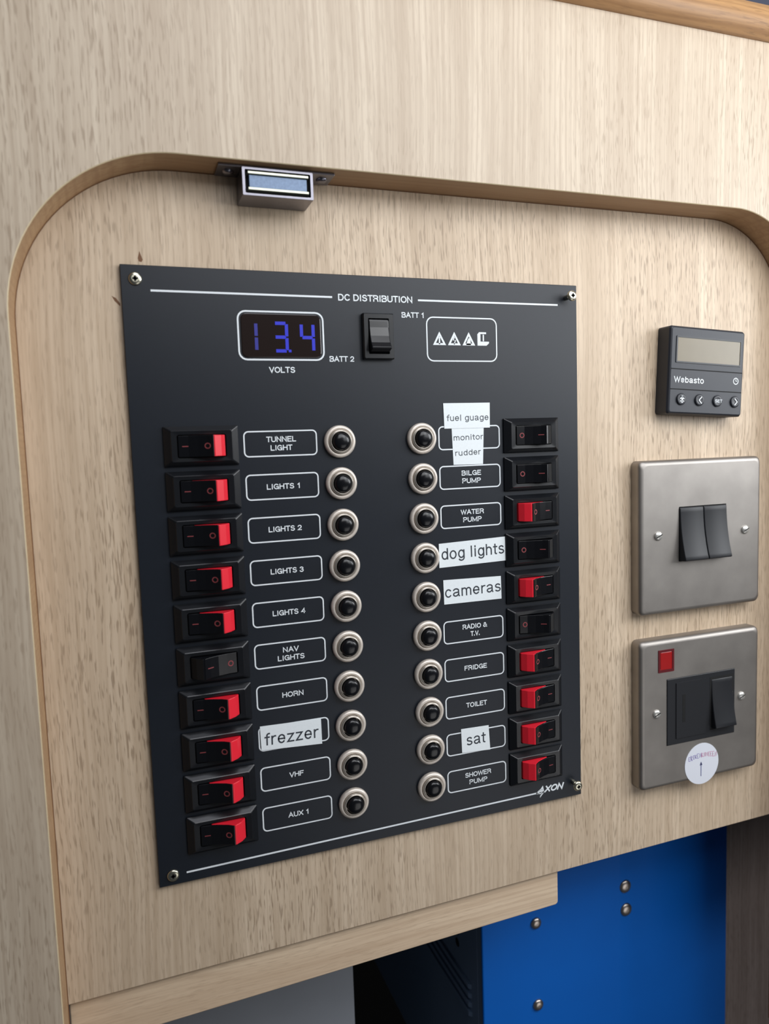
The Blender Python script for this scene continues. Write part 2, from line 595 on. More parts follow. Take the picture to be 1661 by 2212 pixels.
# recessed board that carries the electrics
b = MB()
zl, zr = -322.0, -317.4
poly = [(-330, 130), (-330, -321.9 - 3.2), (OX0, zl), (420, zr), (620, zr), (620, 130)]
poly = [(-330, 130), (-330, zl), (OX0, zl), (430, zr), (620, zr), (620, 130)]
n = len(poly)
b.add([(x, YB, z) for x, z in poly] + [(x, 20, z) for x, z in poly],
      [tuple(range(n)), tuple(range(2 * n - 1, n - 1, -1))] + [(i, (i + 1) % n, n + (i + 1) % n, n + i) for i in range(n)])
o = b.build('wall_middle', M_WOOD2, fix=True, bevel=0.35, segs=1)
tag(o, 'recessed oak board carrying the black electrical panel', kind='structure')

# thin bead of dark glue where the cut-out meets the board
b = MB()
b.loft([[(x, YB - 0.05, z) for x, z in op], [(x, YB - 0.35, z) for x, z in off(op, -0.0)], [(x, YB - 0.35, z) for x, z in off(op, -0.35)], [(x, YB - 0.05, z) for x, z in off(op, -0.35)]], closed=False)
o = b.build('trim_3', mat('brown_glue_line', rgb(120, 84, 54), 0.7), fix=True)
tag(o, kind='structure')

# batten under the board, horizontal grain
b = MB()
pts = [(-41.2, zl - 0.2), (211.8, -319.9), (211.8, -338.2)]
for i in range(1, 5):
    a = math.radians(0 - 90 * i / 4)
    pts.append((209.8 + 2 * math.cos(a), -338.2 + 2 * math.sin(a)))
pts += [(-41.2, -346.0)]
n = len(pts)
b.add([(x, 4.4, z) for x, z in pts] + [(x, 20, z) for x, z in pts],
      [tuple(range(n)), tuple(range(2 * n - 1, n - 1, -1))] + [(i, (i + 1) % n, n + (i + 1) % n, n + i) for i in range(n)])
o = b.build('trim_1', M_BATTEN, bevel=0.5)
tag(o, 'pale oak batten with horizontal grain under the recessed board', kind='structure')

# half round rail above
b = MB()
rings = []
rr = 8.7
prof = []
for i in range(19):
    a = math.radians(-90 - 180 * i / 18)
    prof.append((YF + 0.5 + rr * 1.0 * math.cos(a), ZT + rr + rr * math.sin(a)))
b.loft([[(x, y, z) for y, z in prof] for x in (-330, 620)], True, True, smooth=True)
o = b.build('trim_2', M_RAIL)
tag(o, 'golden brown half-round wooden rail', kind='structure')
b = MB()
b.box(-330, 620, YF + 0.3, YB, ZT - 1.1, ZT + 1.0)  # black strip put in for the shadow gap under the rail
o = b.build('rail_shadow_strip', M_DEEP)
tag(o, kind='structure')
b = MB()
b.box(-330, 620, YF - 1.0, YF + 19, ZT + 2 * rr, ZT + 160)
o = b.build('wall_top', M_TOP)
tag(o, 'dark blue-grey panel above the wooden rail', kind='structure')

# compartment below the board
b = MB()
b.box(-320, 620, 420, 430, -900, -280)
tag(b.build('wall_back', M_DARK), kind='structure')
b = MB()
b.box(-320, 620, 20.5, 420, -300, -290)  # unseen shelf added to keep light from above out of the compartment
tag(b.build('compartment_light_blocker', M_DARK), 'unseen dark shelf added over the compartment to block light', kind='structure')
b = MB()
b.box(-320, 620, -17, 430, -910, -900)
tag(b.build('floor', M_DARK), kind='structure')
b = MB()
b.box(428, 620, 110, 124, -900, -300)
tag(b.build('wall_right', M_DWOOD, bevel=0.5), 'dark oak bulkhead at the right of the lower compartment', kind='structure')
b = MB()
b.box(-320, 117.5, 100, 112, -900, -300)
tag(b.build('wall_left', M_PALE, bevel=0.5), 'pale grey panel in the lower compartment', kind='structure')

# ================================================================== blue equipment case
inv = empty('equipment_case', 290, 180, -566, 'blue metal equipment case with a dark side, in the dark compartment under the oak board', 'electrical box')
b = MB()
poly = [(191.3, 60), (296, 60), (303, 60.5), (394.5, 66), (394.5, 68), (191.3, 62.2)]
b.prism(poly, -566, -304)
b.build('front_cover', M_BLUE, inv, (191, 60, -566), bevel=0.8)
b = MB()
b.box(192.0, 388, 68.5, 290, -565, -304)
b.box(192.0, 300, 62.3, 68.4, -565, -304)
o = b.build('body', M_NAVY, inv, (192, 72, -566), bevel=0.8)
tag(o, 'dark navy vented side of the case')
for k, zz in enumerate((-438, -444.5, -451, -457.5)):
    b = MB()
    b.prism([(192.2, 78), (190.2, 80), (190.2, 188), (192.2, 190)], zz - 1.6, zz + 1.6)
    b.build('vent_louvre', M_NAVY, inv, (191, 134, zz))
for k, (yy, zz) in enumerate(((99, -420.2), (99, -411.5))):
    b = MB()
    n = 16
    b.loft([[(191.9, yy + 3 * math.cos(2 * math.pi * i / n), zz + 3 * math.sin(2 * math.pi * i / n)) for i in range(n)],
            [(192.4, yy + 3 * math.cos(2 * math.pi * i / n), zz + 3 * math.sin(2 * math.pi * i / n)) for i in range(n)]], True, True)
    b.build('cable_hole', M_DEEP, inv, (192, yy, zz))
for k, (xx, zz, r) in enumerate(((300.3, -383.8, 4.6), (300.9, -400.6, 4.6), (230.3, -391.7, 3.9), (231.0, -448.5, 3.9))):
    b = MB()
    yb = 60.4 if k < 2 else 60.0
    b.lathe([(r, yb), (r, yb - 0.5), (r * .85, yb - 1.3), (r * .5, yb - 1.9), (r * 0.2, yb - 2.0)], xx, zz, 24)
    b.build('rivet', M_RIVET, inv, (xx, yb, zz))

# ================================================================== distribution panel
PW, PH = 224.84, 276.27
ROW0, PITCH = -77.1, 19.68
panel = empty('distribution_panel', PW / 2, 0, -PH, 'black electrical distribution panel with two columns of rocker switches, screwed to the recessed oak board', 'control panel')
b = MB()
b.box(0, PW, 0, YB, -PH, 0)
plate = b.build('faceplate', M_PANEL, panel, (0, 0, -PH), bevel=0.25, segs=1)
tag(plate, 'black faceplate with white printed lettering')
YP = -0.06
# printed rules
for nm, x0, x1, za, zb in (('printed_rule', 11.9, 92.2, -10.5, -10.5), ('printed_rule', 135.1, 213.3, -10.5, -10.3), ('printed_rule', 12.2, 197.0, -271.5, -270.2)):
    b = MB()
    b.stroke([(x0, za), (x1, zb)], 0.85, YP)
    b.build(nm, M_PRINT, plate, (x0, 0, za), fix=False)


def lettering(lines, parent=plate, bold=0.04, name='lettering'):
    b = MB()
    for s, cx, cz, w, h in lines:
        text_into(b, s, cx, cz, h, YP, w, bold)
    cx, cz = lines[0][1], lines[0][2]
    return b.build(name, M_PRINT, parent, (cx, 0, cz), fix=False)


lettering([('DC DISTRIBUTION', 113.6, -10.4, 37.1, 3.1)])
lettering([('VOLTS', 67.2, -43.8, 12.0, 2.7)])
lettering([('BATT 1', 132.1, -17.6, 11.4, 2.6)])
lettering([('BATT 2', 95.8, -38.7, 12.0, 2.6)])
CAP = 2.55
LT = [['TUNNEL', 'LIGHT'], ['LIGHTS 1'], ['LIGHTS 2'], ['LIGHTS 3'], ['LIGHTS 4'], ['NAV', 'LIGHTS'], ['HORN'], [], ['VHF'], ['AUX 1']]
LW = {'TUNNEL': 13.9, 'LIGHT': 10.2, 'LIGHTS 1': 15.4, 'LIGHTS 2': 15.6, 'LIGHTS 3': 15.6, 'LIGHTS 4': 15.6, 'NAV': 7.6, 'LIGHTS': 12.8, 'HORN': 10.2, 'VHF': 7.0, 'AUX 1': 9.8,
      'BILGE': 10.9, 'PUMP': 10.4, 'WATER': 13.0, 'RADIO &': 14.0, 'T.V.': 5.2, 'FRIDGE': 12.9, 'TOILET': 12.0, 'SHOWER': 15.0}
RT = [[], ['BILGE', 'PUMP'], ['WATER', 'PUMP'], [], [], ['RADIO &', 'T.V.'], ['FRIDGE'], ['TOILET'], [], ['SHOWER', 'PUMP']]
for side, cx, tx, TT in ((0, 65.1, 65.3, LT), (1, 161.0, 161.6, RT)):
    for k in range(10):
        if side and k in (3, 4):
            continue
        zc = ROW0 - PITCH * k
        b = MB()
        rect_line(b, cx, zc, 34.2, 11.9, 2.3, 0.62, YP)
        b.build('label_outline', M_PRINT, plate, (cx, 0, zc), fix=False)
        ls = TT[k]
        if len(ls) == 1:
            lettering([(ls[0], tx, zc, LW[ls[0]], CAP)])
        elif ls:
            lettering([(ls[0], tx, zc + 1.95, LW[ls[0]], CAP), (ls[1], tx, zc - 1.95, LW[ls[1]], CAP)])
# maker's mark in the corner
b = MB()
text_into(b, 'AXON', 205.4, -268.9, 3.7, YP, 16.6, 0.07, shear=0.25)
b.stroke([(196.2, -270.4), (198.6, -268.6), (199.2, -270.3), (201.3, -269.8), (198.2, -273.0), (199.3, -270.9), (196.2, -270.4)], 0.6, YP)
b.build('maker_mark', M_PRINT, plate, (205, 0, -269), fix=False)

# warning symbols
b = MB()
rect_line(b, 158.3, -28.8, 38.6, 21.6, 3.6, 0.62, YP)
b.build('label_outline', M_PRINT, plate, (158, 0, -29), fix=False)
for i, cx in enumerate((145.9, 153.9, 161.8)):
    b = MB()
    b.tri_outline([(cx - 3.5, -31.6), (cx + 3.5, -31.6), (cx, -25.1)], 0.95, YP)
    if i == 0:
        b.stroke([(cx, -27.3), (cx, -31.2)], 0.75, YP)
    elif i == 1:
        b.stroke([(cx + 0.2, -27.2), (cx - 0.6, -29.2), (cx + 0.6, -29.2), (cx - 0.1, -31.2)], 0.55, YP)
    else:
        b.add([(cx - 1.5, YP, -31.4), (cx + 1.2, YP, -31.4), (cx + 0.9, YP, -28.8), (cx + 0.2, YP, -27.8), (cx - 0.6, YP, -28.9)], [(0, 1, 2, 3, 4)])
    b.build('warning_symbol', M_PRINT, plate, (cx, 0, -31), fix=False)
b = MB()
b.add([(x, YP, z) for x, z in ((166.6, -31.6), (171.6, -31.6), (173.0, -30.4), (173.0, -29.6), (168.3, -29.6), (168.3, -25.9), (171.5, -25.9), (171.5, -25.0), (167.6, -25.0), (166.6, -26.0))], [tuple(range(10))])
b.stroke([(169.9, -26.2), (169.9, -29.4)], 0.7, YP)
b.build('manual_symbol', M_PRINT, plate, (169, 0, -31), fix=False)

# voltmeter
vm = MB()
vm.loft([rrect(67.7, -28.6, 36.6, 19.4, 2.6, -0.25), rrect(67.7, -28.6, 36.0, 18.8, 2.4, -0.4)], False, True)
vm = vm.build('voltmeter', M_LENS, panel, (67.7, 0, -28.6), fix=False)
tag(vm, 'dark voltmeter window showing 13.4 in blue')
b = MB()
rect_line(b, 67.7, -28.6, 39.8, 22.1, 3.9, 0.75, YP)
b.build('label_outline', M_PRINT, plate, (67.7, 0, -28.6), fix=False)


def seg_digit(cx, segs, mt, w=7.0, h=13.8, zc=-29.2, t=1.5):
    y = -0.46
    b = MB()
    xl, xr = cx - w / 2 + t / 2, cx + w / 2 - t / 2
    zt, zb = zc + h / 2 - t / 2, zc - h / 2 + t / 2
    g = 0.35
    S = {'a': ((xl + g, zt), (xr - g, zt)), 'g': ((xl + g, zc), (xr - g, zc)), 'd': ((xl + g, zb), (xr - g, zb)),
         'f': ((xl, zc + g), (xl, zt - g)), 'b': ((xr, zc + g), (xr, zt - g)), 'e': ((xl, zb + g), (xl, zc - g)), 'c': ((xr, zb + g), (xr, zc - g))}
    for q in segs:
        b.stroke([S[q][0], S[q][1]], t, y)
    if segs == 'abcdg':
        b.stroke([(xr + 0.6, zb), (xr + 1.9, zb)], 1.2, y)
    return b.build('digit', mt, vm, (cx, y, zc), fix=False)


seg_digit(53.3, 'bc', M_LED2)
seg_digit(67.2, 'abcdg', M_LED)
seg_digit(79.6, 'bcfg', M_LED)

# battery selector rocker (upright)
b = MB()
cx, cz = 113.6, -28.3
b.loft([rrect(cx, cz, 15.4, 21.4, 0.5, 0), rrect(cx, cz, 15.4, 21.4, 0.5, -2.2), rrect(cx, cz, 14.4, 20.4, 0.5, -2.8),
        rrect(cx, cz, 10.4, 16.6, 0.4, -2.8), rrect(cx, cz, 10.2, 16.4, 0.4, -0.4)], False, True)
sel = b.build('selector_switch', M_BLACK, panel, (cx, 0, cz))
tag(sel, 'upright black battery selector rocker')
b = MB()
zz0, zz1 = cz - 7.9, cz + 7.9
prof = [(-2.6, zz1), (-3.1, zz1 - 0.6), (-3.3, cz + 4), (-4.0, cz), (-5.2, cz - 3.2), (-6.9, cz - 5.6), (-6.6, cz - 6.3), (-2.0, zz0), (-0.5, zz0), (-0.5, zz1)]
n = len(prof)
xs = (cx - 4.9, cx + 4.9)
b.add([(xs[0], y, z) for y, z in prof] + [(xs[1], y, z) for y, z in prof],
      [tuple(range(n)), tuple(range(2 * n - 1, n - 1, -1))] + [(i, (i + 1) % n, n + (i + 1) % n, n + i) for i in range(n)])
b.build('rocker', M_ROCK, sel, (cx, 0, cz), bevel=0.35)

# ---- rocker switches: built once per state, then shared
HB_W, HB_H = 32.4, 17.7


def bezel_mesh():
    b = MB()
    w, h = HB_W, HB_H
    b.loft([rrect(0, 0, w, h, 0.5, 0, 3), rrect(0, 0, w - 0.2, h - 0.2, 0.5, -0.9, 3), rrect(0, 0, 26.6, 13.9, 0.7, -3.0, 3),
            rrect(0, 0, 26.0, 13.3, 0.7, -3.25, 3), rrect(0, 0, 21.2, 10.2, 0.9, -3.1, 3), rrect(0, 0, 20.9, 9.9, 0.8, -0.6, 3)], False, True)
    return b


def U(u):
    return u - 10.35


def sw_mesh(on):
    cap, flag, sym = MB(), None, MB()
    hz = 4.65
    if on:
        top = [(0.2, -3.3), (4.5, -3.9), (8.5, -5.2), (12.2, -6.9), (14.6, -8.5)]
        poly = [(U(0.2), -1.0)] + [(U(u), y) for u, y in top] + [(U(15.0), -8.3), (U(12.3), -6.2), (U(8.5), -4.5), (U(5.0), -3.2), (U(4.6), -1.0)]
        cap.prism(poly, -hz, hz)
        flag = MB()
        flag.prism([(U(4.9), -1.0), (U(5.2), -3.15), (U(8.5), -4.45), (U(12.3), -6.15), (U(15.0), -8.25), (U(15.5), -8.2), (U(18.3), -6.2), (U(20.3), -3.6), (U(20.4), -1.0)], -hz, hz)
        marks = ((3.1, -3.72, 'bar', math.atan2(0.6, 4.3)), (12.3, -6.97, 'ring', math.atan2(1.65, 3.4)))
    else:
        top = [(6.0, -8.5), (8.4, -6.9), (12.1, -5.2), (16.2, -3.9), (20.4, -3.3)]
        poly = [(U(0.3), -1.0), (U(0.4), -3.6), (U(2.4), -6.2), (U(5.2), -8.3)] + [(U(u), y) for u, y in top] + [(U(20.4), -1.0)]
        cap.prism(poly, -hz, hz)
        cap.prism([(U(0.35), -1.0), (U(0.32), -3.7), (U(2.3), -6.35), (U(5.1), -8.48), (U(5.25), -8.3), (U(2.5), -6.1), (U(0.5), -3.5)], -hz, hz, 1)
        marks = ((8.4, -6.93, 'bar', -math.atan2(1.65, 3.0)), (17.6, -3.72, 'ring', -math.atan2(0.6, 4.2)))
    for u, y, kind, sl in marks:
        def P(a, z):
            uu = min(max(u + a, top[0][0]), top[-1][0])
            for (u0, y0), (u1, y1) in zip(top, top[1:]):
                if u0 <= uu <= u1:
                    return (U(u + a), y0 + (y1 - y0) * (uu - u0) / (u1 - u0) - 0.09, z)
        if kind == 'bar':
            sym.add([P(-1.3, -0.2), P(1.3, -0.2), P(1.3, 0.2), P(-1.3, 0.2)], [(0, 1, 2, 3)])
        else:
            n = 16
            sym.loft([[P(r * math.cos(2 * math.pi * i / n), r * 1.05 * math.sin(2 * math.pi * i / n)) for i in range(n)] for r in (1.3, 0.82)])
    return cap, flag, sym


def make_switch(on):
    bz = bezel_mesh().build('rocker_switch', M_BLACK, None, bevel=0.0)
    cap, flag, sym = sw_mesh(on)
    kids = [cap.build('rocker', [M_ROCK, M_DEEP], bz, bevel=0.22)]
    if flag:
        f = flag.build('red_flag', M_RED, bz, bevel=0.5)
        f['label'] = 'bright red end that shows the switch is on'
        kids.append(f)
    kids.append(sym.build('switch_symbols', M_REDINK, bz, fix=False))
    for k in kids:
        k.location = (0, 0, 0)
    return bz, kids


protos = {True: make_switch(True), False: make_switch(False)}
used = {True: False, False: False}


def place_switch(on, x, z, flip, label):
    bz, kids = protos[on]
    if not used[on]:
        used[on] = True
        r = bz
    else:
        r = bz.copy()
        COL.objects.link(r)
        for k in kids:
            c = k.copy()
            COL.objects.link(c)
            c.parent = r
    r.parent = panel
    r.location = W(x, 0, z) - world_of(panel)
    if flip:
        r.rotation_euler = (0, math.pi, 0)
    r['label'] = label
    return r


LN = ['TUNNEL LIGHT', 'LIGHTS 1', 'LIGHTS 2', 'LIGHTS 3', 'LIGHTS 4', 'NAV LIGHTS', 'HORN', 'frezzer', 'VHF', 'AUX 1']
RN = ['monitor', 'BILGE PUMP', 'WATER PUMP', 'dog lights', 'cameras', 'RADIO & T.V.', 'FRIDGE', 'TOILET', 'sat', 'SHOWER PUMP']
RON = [0, 0, 1, 0, 1, 0, 1, 1, 1, 1]
for k in range(10):
    on = k != 5
    place_switch(on, 29.45, ROW0 - 0.1 - PITCH * k, False, 'black rocker switch %s beside the %s label' % ('showing red' if on else 'with no red showing', LN[k]))
for k in range(10):
    on = bool(RON[k])
    place_switch(on, 196.1, ROW0 + 0.2 - PITCH * k, True, 'black rocker switch %s beside the %s label' % ('showing red' if on else 'with no red showing', RN[k]))

# ---- push-button circuit breakers
b = MB()
b.lathe([(7.35, 0), (7.6, -0.4), (7.6, -1.5), (7.2, -2.2), (6.5, -2.5), (5.9, -2.4), (5.75, -1.7), (5.6, -1.7)], cap=False, n=48)
ring = b.build('circuit_breaker', M_NICKEL, None)
b = MB()
b.lathe([(5.6, 0), (5.6, -2.9), (5.45, -3.2), (5.3, -2.95), (5.15, -3.35), (4.7, -3.5), (4.5, -3.2), (4.4, -0.5)], cap=True, n=48)
col_ = b.build('collar', M_NICKEL2, ring)
col_.location = (0, 0, 0)
b = MB()
b.lathe([(4.05, -0.5), (4.05, -3.9), (3.75, -4.7), (3.0, -5.2), (1.6, -5.5), (0.5, -5.58)], n=40)
btn = b.build('push_button', M_ROCK, ring)
btn.location = (0, 0, 0)
first = True
for cx in (92.9, 134.6):
    for k in range(10):
        if first:
            r = ring
            first = False
        else:
            r = ring.copy()
            COL.objects.link(r)
            for kk in (col_, btn):
                c = kk.copy()
                COL.objects.link(c)
                c.parent = r
        r.parent = panel
        r.location = W(cx, 0, ROW0 + (0 if cx < 100 else 0.2) - PITCH * k) - world_of(panel)
        names = LN if cx < 100 else RN
        r['label'] = 'nickel ringed black push button beside the %s label' % names[k]


def pozi_screw(name, parent, x, z, y0, lift, r, tilt=(0, 0)):
    """countersunk cross-head screw; lift is how far the head stands off the face"""
    b = MB()
    yh = y0 - lift
    if lift > 1:
        b.lathe([(1.05, y0), (1.35, y0 - 0.5), (1.0, y0 - 1.0), (1.35, y0 - 1.5), (1.0, y0 - 2.0), (1.35, y0 - 2.5), (1.05, yh + 1.6)], x, z, 18, cap=False)
        b.lathe([(1.1, yh + 1.7), (r, yh + 0.1)], x, z, 28, cap=False)
    b.lathe([(r, yh + 0.1), (r, yh - 0.35), (r * 0.86, yh - 0.75), (r * 0.55, yh - 0.95), (r * 0.48, yh - 0.95)], x, z, 28, cap=True)
    yc = yh - 1.0
    a = 0.42 * r
    w = 0.15 * r
    b.add([(x + p, yc, z + q) for p, q in ((-a, -w), (a, -w), (a, w), (-a, w))], [(0, 1, 2, 3)], 1)
    b.add([(x + p, yc, z + q) for p, q in ((-w, -a), (w, -a), (w, a), (-w, a))], [(0, 1, 2, 3)], 1)
    b.add([(x + p, yc, z + q) for p, q in ((-.22 * r, -.22 * r), (.22 * r, -.22 * r), (.22 * r, .22 * r), (-.22 * r, .22 * r))], [(0, 1, 2, 3)], 1)
    if tilt != (0, 0):
        dx, dz = tilt
        b.v = [(vx + dx * (y0 - vy), vy, vz + dz * (y0 - vy)) for vx, vy, vz in b.v]
    return b.build(name, [M_ZINC, M_DEEP], parent, (x, y0, z), fix=False)


pozi_screw('screw', panel, 5.9, -5.9, 0, 0, 2.75)
pozi_screw('screw', panel, 6.2, -271.6, 0, 0, 2.7)
tag(pozi_screw('screw', panel, 218.0, -6.6, 0, 4.6, 2.6, (0.18, 0.06)), 'screw standing out from the top right corner')
tag(pozi_screw('screw', panel, 219.2, -267.8, 0, 4.2, 2.6, (0.12, -0.22)), 'screw standing out from the bottom right corner')

# ================================================================== stuck-on white tapes


def tape(name_label, quad, texts, yt=-0.14):
    b = MB()
    n = 4
    b.add([(x, -0.02 if yt > -0.2 else yt + 0.1, z) for x, z in quad] + [(x, yt, z) for x, z in quad],
          [(7, 6, 5, 4), (0, 1, 2, 3)] + [(i, (i + 1) % n, n + (i + 1) % n, n + i) for i in range(n)])
    cx = sum(q[0] for q in quad) / 4
    cz = min(q[1] for q in quad)
    t = b.build('label_tape', M_TAPE, None, (cx, yt, cz), fix=True)
    tag(t, name_label, 'label', 'white lettered tapes on the black panel')
    for s, tx, tz, w, h, rot, bold, ink, full in texts:
        b = MB()
        text_into(b, s, tx, tz, h, yt - 0.05, w, bold, rot=rot, full=full)
        b.build('lettering', ink, t, (tx, yt, tz), fix=False)
    return t


tape('white tape reading monitor and rudder, below the fuel guage tape', [(151.2, -72.0), (169.0, -72.2), (168.2, -90.7), (151.8, -90.5)],
     [('monitor', 160.4, -76.9, 16.4, 2.9, 1.0, 0.012, M_INK2, True), ('rudder', 160.0, -84.5, 14.2, 2.9, 1.5, 0.012, M_INK2, True)], yt=-0.14)
tape('white tape reading fuel guage, uppermost tape of the right column', [(146.9, -59.9), (172.6, -59.9), (172.4, -72.4), (147.2, -72.4)],
     [('fuel guage', 160.1, -67.5, 23.2, 3.9, 0.2, 0.012, M_INK2, True)], yt=-0.30)
tape('wide white tape reading dog lights', [(142.5, -129.6), (179.8, -128.6), (180.2, -141.1), (142.5, -141.8)],
     [('dog lights', 161.5, -135.4, 35.4, 7.3, 1.0, 0.010, M_INK, True)], yt=-0.30)
tape('white tape reading cameras', [(144.4, -148.2), (177.0, -149.0), (177.2, -160.9), (144.6, -160.7)],
     [('cameras', 161.0, -155.0, 31.6, 4.4, 0.8, 0.010, M_INK, True)], yt=-0.30)
tape('white tape reading frezzer, left of its circuit breaker', [(48.9, -208.5), (78.3, -209.3), (78.4, -221.8), (49.1, -220.1)],
     [('frezzer', 63.8, -215.3, 26.2, 6.0, -0.8, 0.010, M_INK, True)], yt=-0.30)
tape('short white tape reading sat', [(152.2, -226.9), (168.1, -227.3), (168.8, -240.6), (152.5, -239.6)],
     [('sat', 160.8, -233.4, 11.0, 5.6, 0.5, 0.010, M_INK, True)], yt=-0.30)

# ================================================================== magnetic catch
mc = empty('magnetic_catch', 66.5, -6, OZT, 'chrome magnetic door catch screwed under the top edge of the cut-out', 'catch')
b = MB()
for x0, x1 in ((41.3, 52.5), (80.5, 92.0)):
    b.box(x0, x1, -12.5, 0.5, OZT - 1.2, OZT - 0.1)
b.box(52.5, 80.5, -12.5, 0.5, OZT - 1.2, OZT - 0.1)
b.build('mounting_flange', M_CHROME, mc, (66, -6, OZT), bevel=0.25)
for x in (46.2, 87.6):
    b = MB()
    n = 20
    rings = []
    for r, z in ((2.6, OZT - 1.2), (2.5, OZT - 1.7), (1.8, OZT - 2.3), (0.8, OZT - 2.5)):
        rings.append([(x + r * math.cos(2 * math.pi * i / n), -6.0 + r * math.sin(2 * math.pi * i / n), z) for i in range(n)])
    b.loft(rings, False, True, smooth=True)
    b.build('screw', M_CHROME, mc, (x, -6, OZT - 1.2))
b = MB()
X0, X1, Z0, Z1, Yf = 50.9, 81.7, 27.7, 39.4, -13.6
mx, mz = (X0 + X1) / 2, (Z0 + Z1) / 2
b.loft([rrect(mx, mz, X1 - X0, Z1 - Z0, 0.5, 1.5), rrect(mx, mz, X1 - X0, Z1 - Z0, 0.5, Yf), rrect(mx, mz, X1 - X0 - 2.6, Z1 - Z0 - 2.2, 0.4, Yf), rrect(mx, mz, X1 - X0 - 2.6, Z1 - Z0 - 2.2, 0.4, Yf + 3)], True, False)
b.build('case', M_CHROME, mc, (mx, 0, mz), bevel=0.12)
b = MB()
b.box(X0 + 1.2, X1 - 1.2, Yf + 2.2, Yf + 3, Z0 + 1, Z1 - 1)
b.build('case_interior', M_DEEP, mc, (mx, Yf, mz))
for zz in (Z0 + 2.6, Z1 - 2.5):
    b = MB()
    b.box(X0 + 2.3, X1 - 2.3, Yf - 1.0, Yf + 3, zz - 0.55, zz + 0.55)
    b.build('pole_plate', M_GREENISH, mc, (mx, Yf, zz), bevel=0.15)
b = MB()
b.box(X0 + 2.9, X1 - 2.9, Yf - 0.1, Yf + 3, Z0 + 3.3, Z1 - 3.2)
b.build('magnet', M_MAG, mc, (mx, Yf, mz), bevel=0.2)

# ================================================================== heater controller
TCX, TCZ, TROT = 303.7, -45.2, 3.0
tc_ = empty('heater_controller', TCX, YB, TCZ - 24, 'small charcoal controller with a blank display and four round buttons, tilted on the oak board', 'thermostat')
TW, TH = 52.0, 47.6


def tbuild(b, name, mt, parent=tc_, **kw):
    b.rot_y(TCX, TCZ, TROT)
    return b.build(name, mt, parent, (TCX, 0, TCZ), **kw)


b = MB()
b.loft([rrect(TCX, TCZ, TW, TH, 1.6, YB), rrect(TCX, TCZ, TW, TH, 1.6, -6.6), rrect(TCX, TCZ, TW - 1.2, TH - 1.2, 1.4, -7.6), rrect(TCX, TCZ, TW - 2.6, TH - 2.4, 1.0, -8.0)], True, True, smooth=False)
body = tbuild(b, 'housing', M_CTRL)
b = MB()
lx, lz, lw, lh = TCX + 0.6, TCZ + 11.2, 43.6, 12.8
rect_line(b, lx, lz, lw + 1.6, lh + 1.6, 0.5, 0.8, -8.35)
b.loft([rrect(lx, lz, lw + 1.8, lh + 1.8, 0.5, -7.9), rrect(lx, lz, lw + 1.6, lh + 1.6, 0.5, -8.35)])
tbuild(b, 'display_rim', M_CTRL2)
b = MB()
b.loft([rrect(lx, lz, lw, lh, 0.3, -7.95), rrect(lx, lz, lw, lh, 0.3, -8.12)], True, True)
o = tbuild(b, 'display', M_LCD)
tag(o, 'blank tan liquid crystal display')
for dz in (0.6, -10.3):
    b = MB()
    b.box(TCX - TW / 2 + 1.2, TCX + TW / 2 - 1.3, -8.06, -7.8, TCZ + dz - 0.28, TCZ + dz + 0.28)
    tbuild(b, 'groove', M_DEEP)
b = MB()
text_into(b, 'Webasto', TCX - 12.4, TCZ - 5.0, 3.3, -8.07, 20.4, 0.03)
tbuild(b, 'lettering', M_PRINT, fix=False)
b = MB()
n = 24
cx, cz = TCX + 20.4, TCZ - 4.1
b.loft([[(cx + r * math.cos(2 * math.pi * i / n), -8.07, cz + r * math.sin(2 * math.pi * i / n)) for i in range(n)] for r in (1.9, 1.45)])
b.stroke([(cx, cz + 1.1), (cx, cz), (cx + 0.9, cz)], 0.4, -8.07)
tbuild(b, 'clock_symbol', M_PRINT, fix=False)
for i in range(4):
    cx, cz = TCX - 17.4 + 12.5 * i, TCZ - 15.7
    b = MB()
    b.lathe([(3.6, -7.95), (3.45, -8.15), (3.3, -7.95)], cx, cz, 28, cap=False)
    b.lathe([(3.15, -7.9), (3.1, -8.5), (2.8, -8.85), (2.0, -8.7), (0.5, -8.6)], cx, cz, 28)
    bt = tbuild(b, 'button', M_CTRL2)
    b = MB()
    y = -8.92
    if i == 0:
        b.stroke([(cx + 0.2, cz + 1.9), (cx + 0.2, cz - 1.9)], 1.0, y)
        b.stroke([(cx - 1.2, cz + 0.1), (cx + 0.2, cz + 1.4), (cx + 1.5, cz + 0.1)], 0.6, y)
        b.stroke([(cx - 1.2, cz - 1.0), (cx + 1.5, cz - 1.0)], 0.5, y)
    elif i == 1:
        b.stroke([(cx + 1.1, cz + 1.8), (cx - 0.7, cz), (cx + 1.1, cz - 1.8)], 0.65, y)
    elif i == 2:
        text_into(b, 'SET', cx + 0.5, cz, 1.7, y, 5.0, 0.03)
    else:
        b.stroke([(cx - 0.6, cz + 1.8), (cx + 1.2, cz), (cx - 0.6, cz - 1.8)], 0.65, y)
    b.rot_y(TCX, TCZ, TROT)
    b.build('button_symbol', M_PRINT, bt, (TCX, 0, TCZ), fix=False)

# ================================================================== steel wall plates
YS = -5.7


